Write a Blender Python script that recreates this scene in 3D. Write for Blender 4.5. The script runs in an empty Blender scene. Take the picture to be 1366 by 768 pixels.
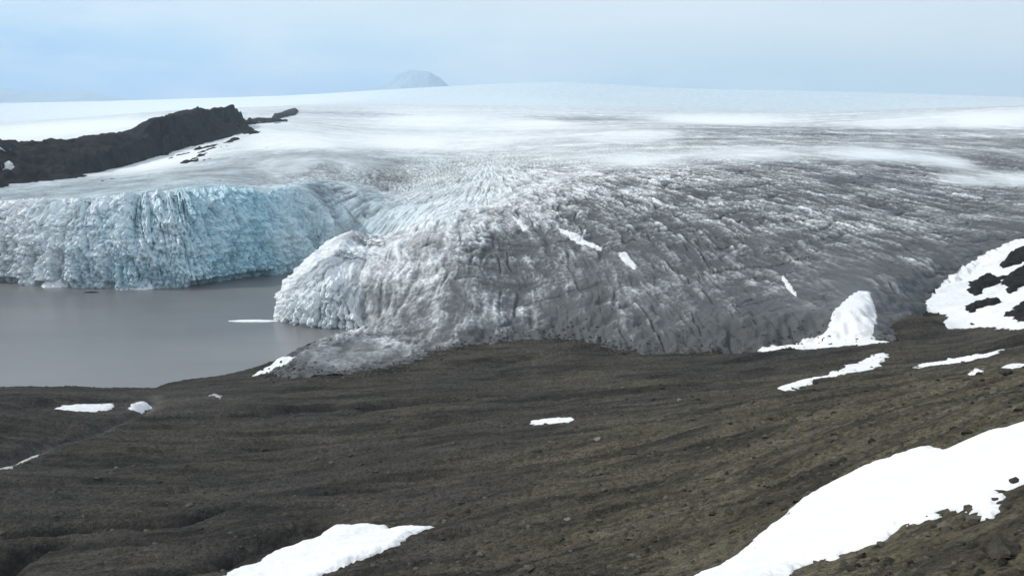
import bpy, math, random
import numpy as np
from mathutils import Vector

random.seed(7)
S = bpy.context.scene
COL = S.collection

# ------------------------------------------------------------------ camera model
H, F, CX, CY, PITCH = 130.0, 1312.0, 683.0, 384.0, math.radians(9.26)
cP, sP = math.cos(PITCH), math.sin(PITCH)

def ray(px, py):
    px = np.asarray(px, float); py = np.asarray(py, float)
    r = (px - CX) / F; u = -(py - CY) / F
    return r, cP + u * sP, -sP + u * cP

def pt(px, py, d):
    """photo pixel at horizontal distance d -> world x, y, z"""
    x, y, z = ray(px, py)
    t = d / np.hypot(x, y)
    return x * t, y * t, H + z * t

# ------------------------------------------------------------------ noise
def _h(ix, iy, seed):
    n = (ix.astype(np.int64) * 374761393 + iy.astype(np.int64) * 668265263 + seed * 974711) & 0xFFFFFFFF
    n = ((n ^ (n >> 13)) * 1274126177) & 0xFFFFFFFF
    n = n ^ (n >> 16)
    return (n & 0xFFFF) / 65535.0 * (2 * math.pi)

def perlin(x, y, seed=0):
    x0 = np.floor(x); y0 = np.floor(y)
    fx = x - x0; fy = y - y0
    ux = fx * fx * fx * (fx * (fx * 6 - 15) + 10); uy = fy * fy * fy * (fy * (fy * 6 - 15) + 10)
    def g(i, j):
        a = _h(x0 + i, y0 + j, seed)
        return np.cos(a) * (fx - i) + np.sin(a) * (fy - j)
    a = g(0, 0); b = g(1, 0); c = g(0, 1); d = g(1, 1)
    return ((a + (b - a) * ux) + ((c + (d - c) * ux) - (a + (b - a) * ux)) * uy) * 1.5

def fbm(x, y, octv=4, seed=0, gain=0.5):
    s = 0; a = 1.0; t = 0
    for k in range(octv):
        s = s + a * perlin(x * 2 ** k + 17.3 * k, y * 2 ** k - 9.1 * k, seed + k); t += a; a *= gain
    return s / t

def ridged(x, y, octv=3, seed=0):
    s = 0; a = 1.0; t = 0
    for k in range(octv):
        s = s + a * (1 - 2 * np.abs(perlin(x * 2 ** k + 3.7 * k, y * 2 ** k + 8.9 * k, seed + k))); t += a; a *= 0.5
    return s / t

def sstep(a, b, x):
    t = np.clip((x - a) / (b - a), 0, 1)
    return t * t * (3 - 2 * t)

# ------------------------------------------------------------------ interpolation over (azimuth, log distance)
def uv(x, y):
    az = np.clip(np.arctan2(x, y), -0.66, 0.66)
    d = np.clip(np.hypot(x, y), 18, 16500)
    return az / 0.1, np.log(d) / 0.25

class Rbf:
    """smooth surface through sight-line slopes (z-H)/d at given points"""
    def __init__(self, P, c=0.35):
        P = np.array(P, float)
        self.u, self.v = uv(P[:, 0], P[:, 1])
        e = (P[:, 2] - H) / np.hypot(P[:, 0], P[:, 1])
        self.c = c; n = len(P)
        A = np.zeros((n + 3, n + 3))
        R = np.sqrt((self.u[:, None] - self.u) ** 2 + (self.v[:, None] - self.v) ** 2 + c * c)
        A[:n, :n] = R + np.eye(n) * -0.01
        A[:n, n] = 1; A[:n, n + 1] = self.u; A[:n, n + 2] = self.v
        A[n:, :n] = A[:n, n:].T
        self.w = np.linalg.solve(A, np.concatenate([e, [0, 0, 0]]))
    def __call__(self, x, y):
        x = np.asarray(x, float); y = np.asarray(y, float); sh = x.shape
        x = x.ravel(); y = y.ravel()
        out = np.empty(len(x))
        for i in range(0, len(x), 100000):
            X = x[i:i + 100000]; Y = y[i:i + 100000]
            u, v = uv(X, Y)
            e = np.full(len(X), self.w[-3]) + self.w[-2] * u + self.w[-1] * v
            for k in range(len(self.u)):
                e += self.w[k] * np.sqrt((u - self.u[k]) ** 2 + (v - self.v[k]) ** 2 + self.c ** 2)
            out[i:i + 100000] = H + e * np.clip(np.hypot(X, Y), 18, 16500)
        return out.reshape(sh)

class Idw:
    def __init__(self, u, v, val, p=3.0):
        self.u, self.v, self.val, self.p = u, v, val, p
    def __call__(self, x, y):
        u, v = uv(x, y)
        n = 0.0; d = 0.0
        for k in range(len(self.u)):
            w = ((u - self.u[k]) ** 2 + (v - self.v[k]) ** 2 + 0.01) ** (-self.p / 2)
            n = n + w * self.val[k]; d = d + w
        return n / d

def seg_dist(x, y, pl, closed=False):
    """distance to a polyline"""
    best = np.full(np.shape(x), 1e18)
    n = len(pl)
    for i in range(n if closed else n - 1):
        ax, ay = pl[i]; bx, by = pl[(i + 1) % n]
        dx, dy = bx - ax, by - ay
        t = np.clip(((x - ax) * dx + (y - ay) * dy) / (dx * dx + dy * dy + 1e-9), 0, 1)
        best = np.minimum(best, (x - ax - t * dx) ** 2 + (y - ay - t * dy) ** 2)
    return np.sqrt(best)

def inside(x, y, pl):
    r = np.zeros(np.shape(x), bool); n = len(pl)
    for i in range(n):
        ax, ay = pl[i]; bx, by = pl[(i + 1) % n]
        if ay == by: continue
        c = ((ay > y) != (by > y)) & (x < (bx - ax) * (y - ay) / (by - ay) + ax)
        r ^= c
    return r

def psd(x, y, pl):
    d = seg_dist(x, y, pl, True)
    return np.where(inside(x, y, pl), d, -d)

def xyz(L):
    return [tuple(float(c) for c in pt(*q)) for q in L]

def water(px, py):
    x, y, z = ray(px, py)
    t = -H / z
    return float(x * t), float(y * t)

def azpt(px, d, z):
    """a hidden point: column px at eye level, distance d, height z"""
    a = math.atan((px - CX) / F)
    return d * math.sin(a), d * math.cos(a), z

# ------------------------------------------------------------------ GROUND: control points (photo column, row, distance)
G_CTL = xyz([
    (-250, 768, 260), (0, 768, 230), (340, 768, 190), (683, 768, 140), (950, 768, 100), (1366, 768, 55), (1600, 768, 40),
    (0, 690, 280), (340, 690, 245), (683, 690, 195), (1000, 690, 135), (1366, 690, 68),
    (0, 620, 345), (340, 620, 325), (683, 620, 265), (1000, 620, 195), (1366, 620, 88), (1600, 600, 70),
    (-200, 560, 410), (0, 560, 410), (340, 560, 395), (683, 560, 350), (1000, 560, 270), (1200, 560, 190), (1366, 560, 125),
    (0, 522, 480), (200, 520, 482), (340, 515, 480), (520, 515, 455), (683, 515, 440), (1000, 515, 385), (1200, 515, 310), (1366, 515, 200),
    (500, 490, 505), (620, 470, 535), (800, 475, 505), (1000, 472, 500), (1200, 465, 480), (1290, 480, 410), (1366, 475, 355),
    (1366, 440, 490), (1260, 445, 545), (1240, 410, 590), (1300, 365, 690), (1366, 330, 760), (1450, 300, 880), (1500, 400, 600),
]) + [azpt(p, 20, 117) for p in (0, 683, 1366)] + [azpt(683, 900, 8), azpt(300, 700, -4), azpt(1000, 900, 15),
      azpt(0, 3000, 20), azpt(683, 3000, 30), azpt(1366, 3000, 60), azpt(0, 16000, 60), azpt(683, 16000, 60), azpt(1366, 16000, 60),
      azpt(1700, 2000, 90)]
g_rbf = Rbf(G_CTL)

# lake outline on the water plane z = 0
LAKE = [water(*q) for q in ((-420, 520), (-200, 515), (0, 516), (90, 516), (180, 517), (207, 518), (225, 511), (300, 500), (335, 492), (375, 478),
        (410, 461), (440, 449), (480, 441))] + [azpt(520, 690, 0)[:2], azpt(500, 900, 0)[:2], azpt(420, 1050, 0)[:2], azpt(100, 950, 0)[:2], azpt(-400, 950, 0)[:2]]

def unproj(pts, fn):
    px = np.array([p[0] for p in pts], float); py = np.array([p[1] for p in pts], float)
    x, y, z = ray(px, py); n = np.hypot(x, y)
    D = np.exp(np.linspace(math.log(28), math.log(16000), 2600))
    X = (x / n)[:, None] * D; Y = (y / n)[:, None] * D; Z = H + (z / n)[:, None] * D
    below = Z < fn(X, Y)
    hit = below.any(1); k = np.where(hit, below.argmax(1), 2599)
    i = np.arange(len(px))
    return np.stack([X[i, k], Y[i, k]], 1)

def g_base(x, y):
    z = g_rbf(x, y)
    d = np.hypot(x, y)
    return z + (128.3 - z) * (1 - sstep(0, 22, d))

# gullies and banks, traced on the ground: (points, half width m, depth m)
GULLY = [([(-60, 722), (0, 716), (60, 710), (130, 702), (240, 694), (330, 675), (430, 662), (500, 655)], 3.0, 3.2),
         ([(0, 768), (15, 745), (40, 732), (75, 725)], 3.5, 3.2),
         ([(206, 519), (207, 530), (195, 548), (160, 562), (110, 580), (70, 594), (0, 618), (-60, 625)], 3.5, 2.6),
         ([(330, 553), (385, 548), (440, 545)], 5.0, 2.0), ([(470, 551), (530, 541), (600, 535)], 5.5, 2.6),
         ([(230, 768), (300, 745), (380, 718), (425, 702)], 5.5, 3.6),
         ([(340, 600), (480, 585), (640, 562)], 5, 1.4), ([(560, 640), (700, 620), (860, 590)], 5, 1.3),
         ([(620, 490), (690, 484), (780, 470)], 5, 2.6), ([(700, 540), (900, 520), (1020, 500)], 6, 1.6),
         ([(600, 720), (720, 690), (860, 650)], 3.5, 1.0), ([(820, 610), (980, 580), (1120, 540)], 4, 1.2),
         ([(0, 545), (80, 537), (160, 533)], 5, 1.5), ([(880, 470), (960, 466), (1010, 474)], 7, 2.5)]
GULLY_W = [(unproj(p, g_base), w, dp) for p, w, dp in GULLY]
MOUND = [((600, 484), 22, 1.6), ((690, 468), 30, 2.2), ((760, 468), 24, 1.6), ((1000, 478), 26, 3), ((1225, 445), 22, 7), ((120, 525), 16, 3.0),
         ((40, 528), 16, 2.2), ((160, 530), 12, 2.0), ((260, 520), 18, 1.5)]
MOUND_W = [(unproj([p], g_base)[0], r, h) for p, r, h in MOUND]

CA, SA = math.cos(0.22), math.sin(0.22)
def g_macro(x, y):
    z = g_base(x, y)
    d = np.hypot(x, y)
    u = x * CA + y * SA; v = -x * SA + y * CA
    wv = v + 6 * perlin(x / 70, y / 70, 5)
    amp = sstep(25, 160, d) * (1 - 0.8 * sstep(900, 2500, d))
    z = z + amp * (2.4 * fbm(u / 90, wv / 26, 3, 21) + 1.3 * ridged(u / 52, wv / 12, 3, 33) + .7 * fbm(u / 16, wv / 7, 3, 37))
    for pl, w, dp in GULLY_W:
        dd = seg_dist(x, y, pl) + 1.6 * perlin(x / 9, y / 9, 44)
        z = z - 1.25 * dp * np.exp(-(dd / w) ** 2)
    for c, r, h in MOUND_W:
        rr = np.hypot(x - c[0], y - c[1]) / r
        z = z + h * np.exp(-rr * rr * 1.6)
    sl = psd(x, y, LAKE) + 2.2 * perlin(x / 18, y / 18, 61)
    cap = .35 + .085 * np.maximum(-sl, 0)
    z = np.where((sl < 0) & (sl > -90) & (z > cap), cap + (z - cap) * sstep(15, 80, -sl), z)
    z = np.where(sl > 0, -np.minimum(8, 0.02 + .15 * sl), np.maximum(z, np.minimum(-.12 * sl, 3.5) + .02))
    return z

def g_fine(x, y):
    d = np.hypot(x, y)
    n = 0.45 * fbm(x / 7, y / 5, 4, 71, .6) * sstep(20, 200, d) + 0.22 * ridged(x / 3.1, y / 2.6, 2, 81) * sstep(10, 60, d)
    n = n + 0.16 * fbm(x / 1.3, y / 1.3, 3, 91) * (1 - sstep(150, 400, d))
    return n

def g_full(x, y):
    z = g_macro(x, y)
    return z + g_fine(x, y) * np.where(z > 0, sstep(0, 1.5, z) * .9 + .1, 0.0)

# ------------------------------------------------------------------ GLACIER control points
GL_CTL = xyz([
    # left tongue: crest of the cliff and the smooth ice behind it
    (-200, 300, 850), (0, 290, 850), (80, 284, 835), (150, 277, 830), (220, 270, 845), (300, 262, 860), (360, 260, 890), (420, 262, 950),
    (0, 268, 1000), (150, 258, 1000), (300, 245, 1030), (430, 243, 1060),
    (-200, 262, 1250), (0, 248, 1250), (140, 229, 1450), (240, 207, 1600), (310, 178, 1900), (370, 163, 2200),
    (300, 225, 1280), (430, 222, 1250), (480, 195, 1700), (480, 175, 2300),
    (0, 188, 2600), (260, 146, 5500), (0, 162, 9500), (130, 151, 11000), (400, 130, 13500), (600, 116, 14000), (750, 111, 14000), (900, 119, 14000), (1100, 123, 14000), (1366, 131, 14000),
    (-250, 172, 9500), (1600, 135, 14000),
    # blue slope above the inlet
    (450, 331, 1005), (500, 302, 1030), (560, 272, 1080), (470, 268, 1050), (600, 258, 1090), (640, 250, 1100),
    # front lobe ridge and slope
    (385, 362, 690), (430, 346, 690), (480, 326, 720), (560, 297, 780), (650, 276, 850), (720, 262, 890), (480, 390, 655), (520, 430, 610), (560, 455, 575), (470, 470, 558),
    (600, 400, 610), (600, 345, 670), (700, 420, 590), (700, 350, 665), (700, 300, 760),
    (800, 430, 560), (800, 350, 640), (800, 290, 760), (800, 250, 900),
    (900, 410, 566), (900, 335, 650), (900, 270, 826), (900, 230, 1010), (900, 205, 1350), (900, 172, 2200), (900, 150, 4500),
    (1000, 400, 560), (1000, 330, 670), (1000, 260, 860), (1000, 225, 1050),
    (1100, 400, 555), (1100, 330, 680), (1100, 270, 850), (1150, 380, 590), (1190, 400, 565),
    (1200, 340, 690), (1200, 290, 840), (1200, 240, 1080), (1200, 200, 1600), (1250, 350, 690),
    (1300, 310, 815), (1300, 260, 1040), (1300, 215, 1500), (1366, 290, 900), (1366, 250, 1150), (1366, 210, 1700), (1450, 270, 1000),
    (1050, 166, 3000), (1200, 156, 3200), (1366, 147, 3400), (1500, 140, 3500), (1050, 150, 7000), (1366, 141, 7500),
    (680, 225, 1200), (680, 200, 1600), (680, 170, 2600), (680, 140, 6500), (480, 140, 6500),
]) + [azpt(470, 860, 18), azpt(560, 900, 44), azpt(640, 960, 53), azpt(450, 940, 4), azpt(560, 960, 44)] + xyz([(385, 252, 1000), (425, 252, 1050), (400, 246, 1120), (425, 236, 1200), (450, 246, 1130), (500, 250, 1150), (380, 261, 930)])
gl_rbf = Rbf(GL_CTL)

CLIFF = [water(*q) for q in ((-330, 376), (-200, 376), (-100, 379), (-40, 378), (0, 378), (45, 381), (85, 385), (130, 384), (175, 387), (215, 384), (262, 383), (300, 377), (340, 371), (378, 366), (412, 356), (440, 349))]
SNOUT = [azpt(462, 945, 0)[:2], azpt(420, 850, 0)[:2], azpt(385, 745, 0)[:2], water(366, 421), water(372, 429), water(392, 434), water(425, 437), water(458, 439), water(482, 441)]
LAND = [unproj([q], g_base)[0] for q in ((468, 445), (430, 455), (398, 470), (370, 482), (358, 494), (385, 505), (430, 505), (472, 503), (540, 490), (590, 473), (640, 462), (700, 455), (780, 456), (805, 468), (860, 474),
        (930, 472), (1000, 471), (1100, 460), (1190, 456), (1215, 435), (1238, 408), (1300, 360), (1366, 324), (1450, 294))]
LAND = [tuple(p) for p in LAND]
POLY = CLIFF + SNOUT + LAND + [azpt(1750, 1100, 0)[:2], azpt(2600, 1500, 0)[:2], (15000, 6000), (14000, 16500), (-14000, 16500), (-15000, 6000), azpt(-900, 900, 0)[:2]]
LANDLINE = [SNOUT[-1]] + LAND + [azpt(1750, 1100, 0)[:2]]
CLEAN, SNLEAN = 31.0, 42.0
SNOUT[0] = CLIFF[-1]
CT, ST = (10, 150), (60, 60)
def taper(s, L, t0, t1):
    """how far the face leans back, shrinking towards its two ends"""
    return (.12 + .88 * sstep(0, t0, s)) * (.10 + .90 * sstep(0, t1, L - s))
def seg_near(x, y, pl):
    best = np.full(np.shape(x), 1e18); s = np.zeros(np.shape(x)); acc = 0.0
    for (ax, ay), (bx, by) in zip(pl[:-1], pl[1:]):
        dx, dy = bx - ax, by - ay; L = math.hypot(dx, dy)
        t = np.clip(((x - ax) * dx + (y - ay) * dy) / (L * L + 1e-9), 0, 1)
        q = (x - ax - t * dx) ** 2 + (y - ay - t * dy) ** 2
        m = q < best
        best = np.where(m, q, best); s = np.where(m, acc + t * L, s); acc += L
    return np.sqrt(best), s, acc

def gl_smooth(x, y):
    z = gl_rbf(x, y)
    sd = psd(x, y, POLY)
    dl = seg_dist(x, y, LANDLINE)
    dl = np.where(sd > 0, dl, -dl)
    rag = np.abs(dl) < 60
    dl[rag] += (10 * fbm(x[rag] / 26, y[rag] / 26, 3, 1201) + 3 * perlin(x[rag] / 5, y[rag] / 5, 1203)) * sstep(8, 40, seg_dist(x[rag], y[rag], SNOUT))
    w = sstep(-2, 26, dl) ** .8
    near = (dl < 80) & (sd > -5)
    out = np.array(z, float)
    if near.any():
        g = g_macro(x[near], y[near]) - .5
        out[near] = g + np.maximum(z[near] - g, 1.0) * w[near] + 1.3 * sstep(0, 5, dl[near])
    return np.where(sd < -5, -60.0, out)

def surf_smooth(x, y):
    return np.maximum(g_base(x, y), gl_smooth(x, y))

# fields over the ice: (column, row, dirt 0..1, blue 0..1, roughness)
FIELD = [
    (440, 300, .08, .45, 1.1), (520, 300, .05, .35, 1.0), (590, 290, .06, .15, 1.1), (470, 262, .12, .3, 1.1), (550, 262, .10, .2, 1.0), (30, 262, .30, .45, .35), (150, 250, .30, .45, .3), (300, 232, .30, .35, .2), (60, 300, .12, .45, .9), (200, 285, .12, .55, .9), (330, 275, .12, .9, .9), (430, 265, .25, .6, .8),
    (440, 235, .32, .15, .6), (520, 242, .34, .1, .7), (480, 215, .25, .15, .15), (400, 215, .22, .2, .1),
    (200, 215, .0, .0, .05), (400, 190, .0, .0, .03), (550, 190, .0, .0, .03), (560, 160, .0, .0, .02), (650, 190, .04, .0, .05), (420, 158, .12, .1, .02), (480, 152, .22, .1, .02), (560, 150, .05, .05, .02),
    (700, 195, .14, .0, .2), (790, 161, .30, .0, .05), (720, 165, .0, .0, .02), (850, 180, .05, .0, .05), (950, 160, .0, .0, .02), (650, 135, .05, .3, .02), (850, 130, .1, .3, .02), (300, 140, .0, .1, .02), (100, 170, .0, .05, .02),
    (1100, 135, .1, .3, .02), (1300, 140, .1, .2, .02), (1200, 165, .05, .0, .02), (1320, 160, .0, .0, .02),
    (960, 182, .36, .05, .4), (1030, 176, .36, .05, .5), (1090, 178, .50, .05, .7), (1150, 180, .40, .05, .4), (1210, 180, .38, .05, .3), (1285, 187, .36, .0, .3), (1350, 195, .5, .0, .3),
    (850, 213, .04, .05, .15), (760, 208, .12, .05, .3), (1000, 205, .08, .05, .1), (1170, 207, .02, .08, .03), (1260, 215, .05, .08, .03), (1345, 220, .62, .0, .8), (1360, 240, .1, .0, .2), (1290, 240, .12, .05, .3), (1360, 258, .75, .0, .9),
    (480, 285, .06, .45, 1.1), (540, 285, .05, .3, 1.0), (600, 275, .04, .15, 1.0), (640, 262, .06, .1, 1.1), (450, 320, .1, .5, .4),
    (590, 235, .17, .1, .9), (650, 230, .08, .10, 1.1), (700, 240, .16, .08, 1.1), (730, 225, .22, .0, .8),
    (390, 390, .05, .05, 1.3), (430, 400, .03, .05, 1.4), (470, 400, .1, .0, 1.4), (430, 360, .06, .0, 1.3), (500, 330, .05, .0, 1.3), (560, 305, .08, .0, 1.3), (520, 360, .22, .0, .9), (580, 345, .26, .0, .9), (620, 290, .12, .0, 1.2), (690, 280, .24, .0, 1.1), (470, 350, .05, .0, 1.3), (530, 330, .08, .0, 1.3),
    (500, 410, .40, .0, .75), (550, 380, .40, .0, .75), (480, 470, .54, .0, .5), (420, 495, .58, .0, .35), (450, 480, .56, .0, .4), (520, 480, .54, .0, .5), (560, 440, .50, .0, .7), (640, 430, .52, .0, .75), (620, 380, .50, .0, .75), (660, 360, .66, .0, .9), (700, 400, .62, .0, .9), (720, 330, .62, .0, .9),
    (780, 300, .52, .0, 1.0), (780, 400, .76, .0, .9), (820, 350, .72, .0, .9), (800, 250, .34, .0, 1.0), (860, 240, .38, .0, 1.0),
    (880, 430, .86, .0, 1.0), (900, 380, .76, .0, 1.0), (920, 320, .66, .0, 1.0), (900, 280, .60, .0, 1.1), (960, 250, .55, .0, 1.1), (1000, 290, .60, .0, 1.1), (980, 235, .58, .0, .9), (1080, 235, .62, .0, .9), (1180, 250, .66, .0, .8),
    (1000, 430, .80, .0, 1.0), (1000, 370, .76, .0, 1.0), (1000, 330, .74, .0, 1.0), (1080, 330, .66, .0, 1.0), (1080, 280, .56, .0, 1.1), (1150, 300, .58, .0, 1.0), (1220, 290, .60, .0, .9), (1230, 330, .78, .0, .9), (1100, 400, .80, .0, .9), (1180, 380, .86, .0, .8), (1280, 300, .70, .0, 1.0), (1310, 285, .74, .0, 1.0), (1250, 310, .70, .0, 1.0), (1200, 320, .70, .0, 1.0),
    (1140, 425, .8, .0, .0), (1130, 450, .8, .0, .0), (1145, 400, .8, .0, .0), (1150, 390, .8, .0, .0), (1165, 440, .85, .0, .1), (1100, 455, .8, .0, .0), (1150, 410, .8, .0, .0), (1290, 340, .9, .0, .6), (1220, 400, .9, .0, .5), (1340, 300, .88, .0, .8), (1366, 300, .9, .0, .7), (1250, 260, .62, .0, 1.0), (1320, 262, .70, .0, 1.0), (1220, 225, .5, .0, .8),
]
_f = unproj([q[:2] for q in FIELD], gl_smooth)
_u, _v = uv(_f[:, 0], _f[:, 1])
_val = np.array([q[2:5] for q in FIELD])
def fields(x, y):
    """dirt, blue, roughness of the ice"""
    sh = np.shape(x); u, v = uv(np.ravel(x), np.ravel(y))
    n = np.zeros((3, len(u))); d = np.zeros(len(u))
    for k in range(len(_u)):
        w = ((u - _u[k]) ** 2 + (v - _v[k]) ** 2 + 0.006) ** -1.75
        d += w
        for j in range(3): n[j] += w * _val[k, j]
    return (n / d).reshape((3,) + sh)

def gl_detail(x, y):
    """crevasse and rib relief (unit height) and a matching 'hollow' value"""
    dx = x + 30.0; dy = y - 1330.0
    r = np.hypot(dx, dy); th = np.arctan2(dx, -dy)
    wx = 5 * fbm(x / 38, y / 38, 2, 101)
    arc = th * 560 + wx * 1.6
    a = ridged(arc / 17, r / 95, 2, 111)
    b = ridged(arc / 7.5, r / 42 , 3, 121)
    c = ridged(arc / 60, (r + wx) / 19, 2, 131)
    e = fbm(x / 4.5, y / 5.0, 3, 141, .55)
    g = ridged(x / 11.0, y / 13.0, 2, 151)
    ar = th * 560 + wx * .45
    gate = sstep(-.10, .20, perlin(ar / 16 + 9, r / 48, 167))
    k1 = np.exp(-(perlin(ar / 9.5 + 4, r / 85, 161) / .10) ** 2) * gate          # long open cracks along the flow
    pale = np.exp(-((perlin(ar / 9.5 + 4, r / 85, 161) - .26) / .09) ** 2) * gate
    k3 = np.exp(-(perlin(ar / 4.6 + 31, r / 46, 261) / .13) ** 2) * sstep(-.15, .2, perlin(ar / 13 + 2, r / 40, 267))
    rt = .25 + .75 * sstep(.02, .28, th)
    k3 = k3 * rt; k1 = k1 * (.45 + .55 * rt)
    pale = pale * (.4 + .6 * rt) + .6 * rt * np.exp(-((perlin(ar / 4.6 + 31, r / 46, 261) - .3) / .12) ** 2)
    k2 = np.exp(-(perlin(arc / 70 + 2, (r + 1.4 * wx) / 24, 163) / .06) ** 2) * sstep(-.1, .25, perlin(x / 60, y / 60, 165))
    return 0.80 * a + 0.80 * b + 0.40 * c + 0.40 * e + .25 * g + .6 * pale - 1.20, a, b, np.maximum(np.maximum(k1, k2), .6 * k3), e

def gl_full(x, y, want=False):
    z = gl_smooth(x, y)
    d = np.hypot(x, y)
    dirt, blue, rough = fields(x, y)
    rel, a, b, c, e = gl_detail(x, y)
    z = z + (rel * 1.5 - 2.6 * c) * rough + .5 * fbm(x / 60, y / 60, 2, 171)
    z = z + sstep(1300, 3000, d) * 2.5 * fbm(x / 260, y / 520, 3, 181)
    if not want: return z
    gl_full.last = (dirt, rough)
    k = np.clip(rough, 0, 1); dirt = np.minimum(dirt, .52 + .27 * dirt)
    patch = fbm(x / 46, y / 70, 3, 191)
    mid = 4 * dirt * (1 - dirt)
    dd = dirt + k * (.12 + .5 * mid) * (-.95 * rel + .60 * c) + mid * .30 * patch
    band = fbm(x / 500, y / 160, 3, 201) * sstep(900, 1600, d)
    dd = dd + .34 * band * (1 - sstep(4000, 9000, d)) * (.06 + np.clip(dirt * 3, 0, 1.2))
    up = sstep(1000, 1500, d) * (1 - sstep(5000, 10000, d))
    fl = np.exp(-(perlin(x / 95 + 3, y / 70, 221) / .035) ** 2) * sstep(-.05, .3, perlin(x / 300, y / 420, 223)) + .5 * ridged(x / 40, y / 90, 3, 225) - .24
    dd = dd + up * (.05 + .22 * np.clip(dirt * 3, 0, 1)) * fl
    dd = dd + .42 * np.exp(-(seg_dist(x, y, LANDLINE) / 13) ** 2) * sstep(6, 26, seg_dist(x, y, SNOUT))
    spk = perlin(x / 1.7, y / 3.4, 211)
    dd = dd + k * mid * .22 * spk
    return z, np.clip(dd, 0, 1), np.clip(blue + k * .15 * e, 0, 1)

# ------------------------------------------------------------------ mesh helpers
def mesh_np(name, V, Fc, mat=None, attrs=None, smooth=True, parent=None):
    me = bpy.data.meshes.new(name)
    V = np.ascontiguousarray(V, np.float32); Fc = np.ascontiguousarray(Fc, np.int32)
    me.vertices.add(len(V)); me.vertices.foreach_set('co', V.ravel())
    k = Fc.shape[1]
    me.loops.add(Fc.size); me.loops.foreach_set('vertex_index', Fc.ravel())
    me.polygons.add(len(Fc)); me.polygons.foreach_set('loop_start', np.arange(0, Fc.size, k, dtype=np.int32))
    me.polygons.foreach_set('use_smooth', np.full(len(Fc), smooth))
    me.update(calc_edges=True)
    for nm, val in (attrs or {}).items():
        at = me.attributes.new(nm, 'FLOAT', 'POINT'); at.data.foreach_set('value', np.ascontiguousarray(val, np.float32).ravel())
    if mat: me.materials.append(mat)
    o = bpy.data.objects.new(name, me); COL.objects.link(o)
    if parent: o.parent = parent
    return o

def grid_faces(nr, nc):
    i = np.arange(nr * nc).reshape(nr, nc)
    return np.stack([i[:-1, :-1], i[:-1, 1:], i[1:, 1:], i[1:, :-1]], -1).reshape(-1, 4)

def compact(V, Fc, attrs):
    used = np.zeros(len(V), bool); used[Fc.ravel()] = True
    idx = np.cumsum(used) - 1
    return V[used], idx[Fc], {k: v[used] for k, v in attrs.items()}

def tag(o, label=None, cat=None, group=None, kind=None):
    if label: o['label'] = label
    if cat: o['category'] = cat
    if group: o['group'] = group
    if kind: o['kind'] = kind
    return o

# ------------------------------------------------------------------ materials
class NT:
    def __init__(self, name):
        self.m = bpy.data.materials.new(name); self.m.use_nodes = True
        self.t = self.m.node_tree; self.b = self.t.nodes['Principled BSDF']
    def n(self, ty, **kw):
        nd = self.t.nodes.new(ty)
        for k, v in kw.items():
            if k in nd.inputs: nd.inputs[k].default_value = v
            else: setattr(nd, k, v)
        return nd
    def l(self, a, b): self.t.links.new(a, b)
    def pos(self, sx=1, sy=1, sz=1):
        g = self.n('ShaderNodeNewGeometry'); m = self.n('ShaderNodeMapping'); m.inputs['Scale'].default_value = (sx, sy, sz)
        self.l(g.outputs['Position'], m.inputs['Vector']); return m.outputs['Vector']
    def noise(self, vec, scale, detail=4, rough=.55):
        nd = self.n('ShaderNodeTexNoise', Scale=scale, Detail=detail, Roughness=rough)
        self.l(vec, nd.inputs['Vector']); return nd.outputs['Fac']
    def ramp(self, fac, stops):
        r = self.n('ShaderNodeValToRGB'); e = r.color_ramp.elements
        while len(e) < len(stops): e.new(.5)
        for el, (p, c) in zip(e, stops):
            el.position = p; el.color = (c, c, c, 1) if not isinstance(c, tuple) else c + (1,)
        self.l(fac, r.inputs['Fac']); return r.outputs['Color']
    def mix(self, fac, a, b):
        m = self.n('ShaderNodeMix', data_type='RGBA')
        for s, v in ((m.inputs[0], fac), (m.inputs[6], a), (m.inputs[7], b)):
            if isinstance(v, (int, float)): s.default_value = v
            elif isinstance(v, tuple): s.default_value = v + (1,)
            else: self.l(v, s)
        return m.outputs[2]
    def math(self, op, a, b=0.0, clamp=False):
        m = self.n('ShaderNodeMath', operation=op); m.use_clamp = clamp
        for s, v in ((m.inputs[0], a), (m.inputs[1], b)):
            if isinstance(v, (int, float)): s.default_value = v
            else: self.l(v, s)
        return m.outputs[0]
    def attr(self, nm):
        a = self.n('ShaderNodeAttribute'); a.attribute_name = nm; return a.outputs['Fac']
    def bump(self, h, strength, dist):
        b = self.n('ShaderNodeBump', Strength=strength, Distance=dist)
        self.l(h, b.inputs['Height']); self.l(b.outputs['Normal'], self.b.inputs['Normal'])
    def out(self, col, rough=.9, spec=.2):
        if isinstance(col, tuple): self.b.inputs['Base Color'].default_value = col + (1,)
        else: self.l(col, self.b.inputs['Base Color'])
        self.b.inputs['Roughness'].default_value = rough
        self.b.inputs['Specular IOR Level'].default_value = spec
        return self.m

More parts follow.
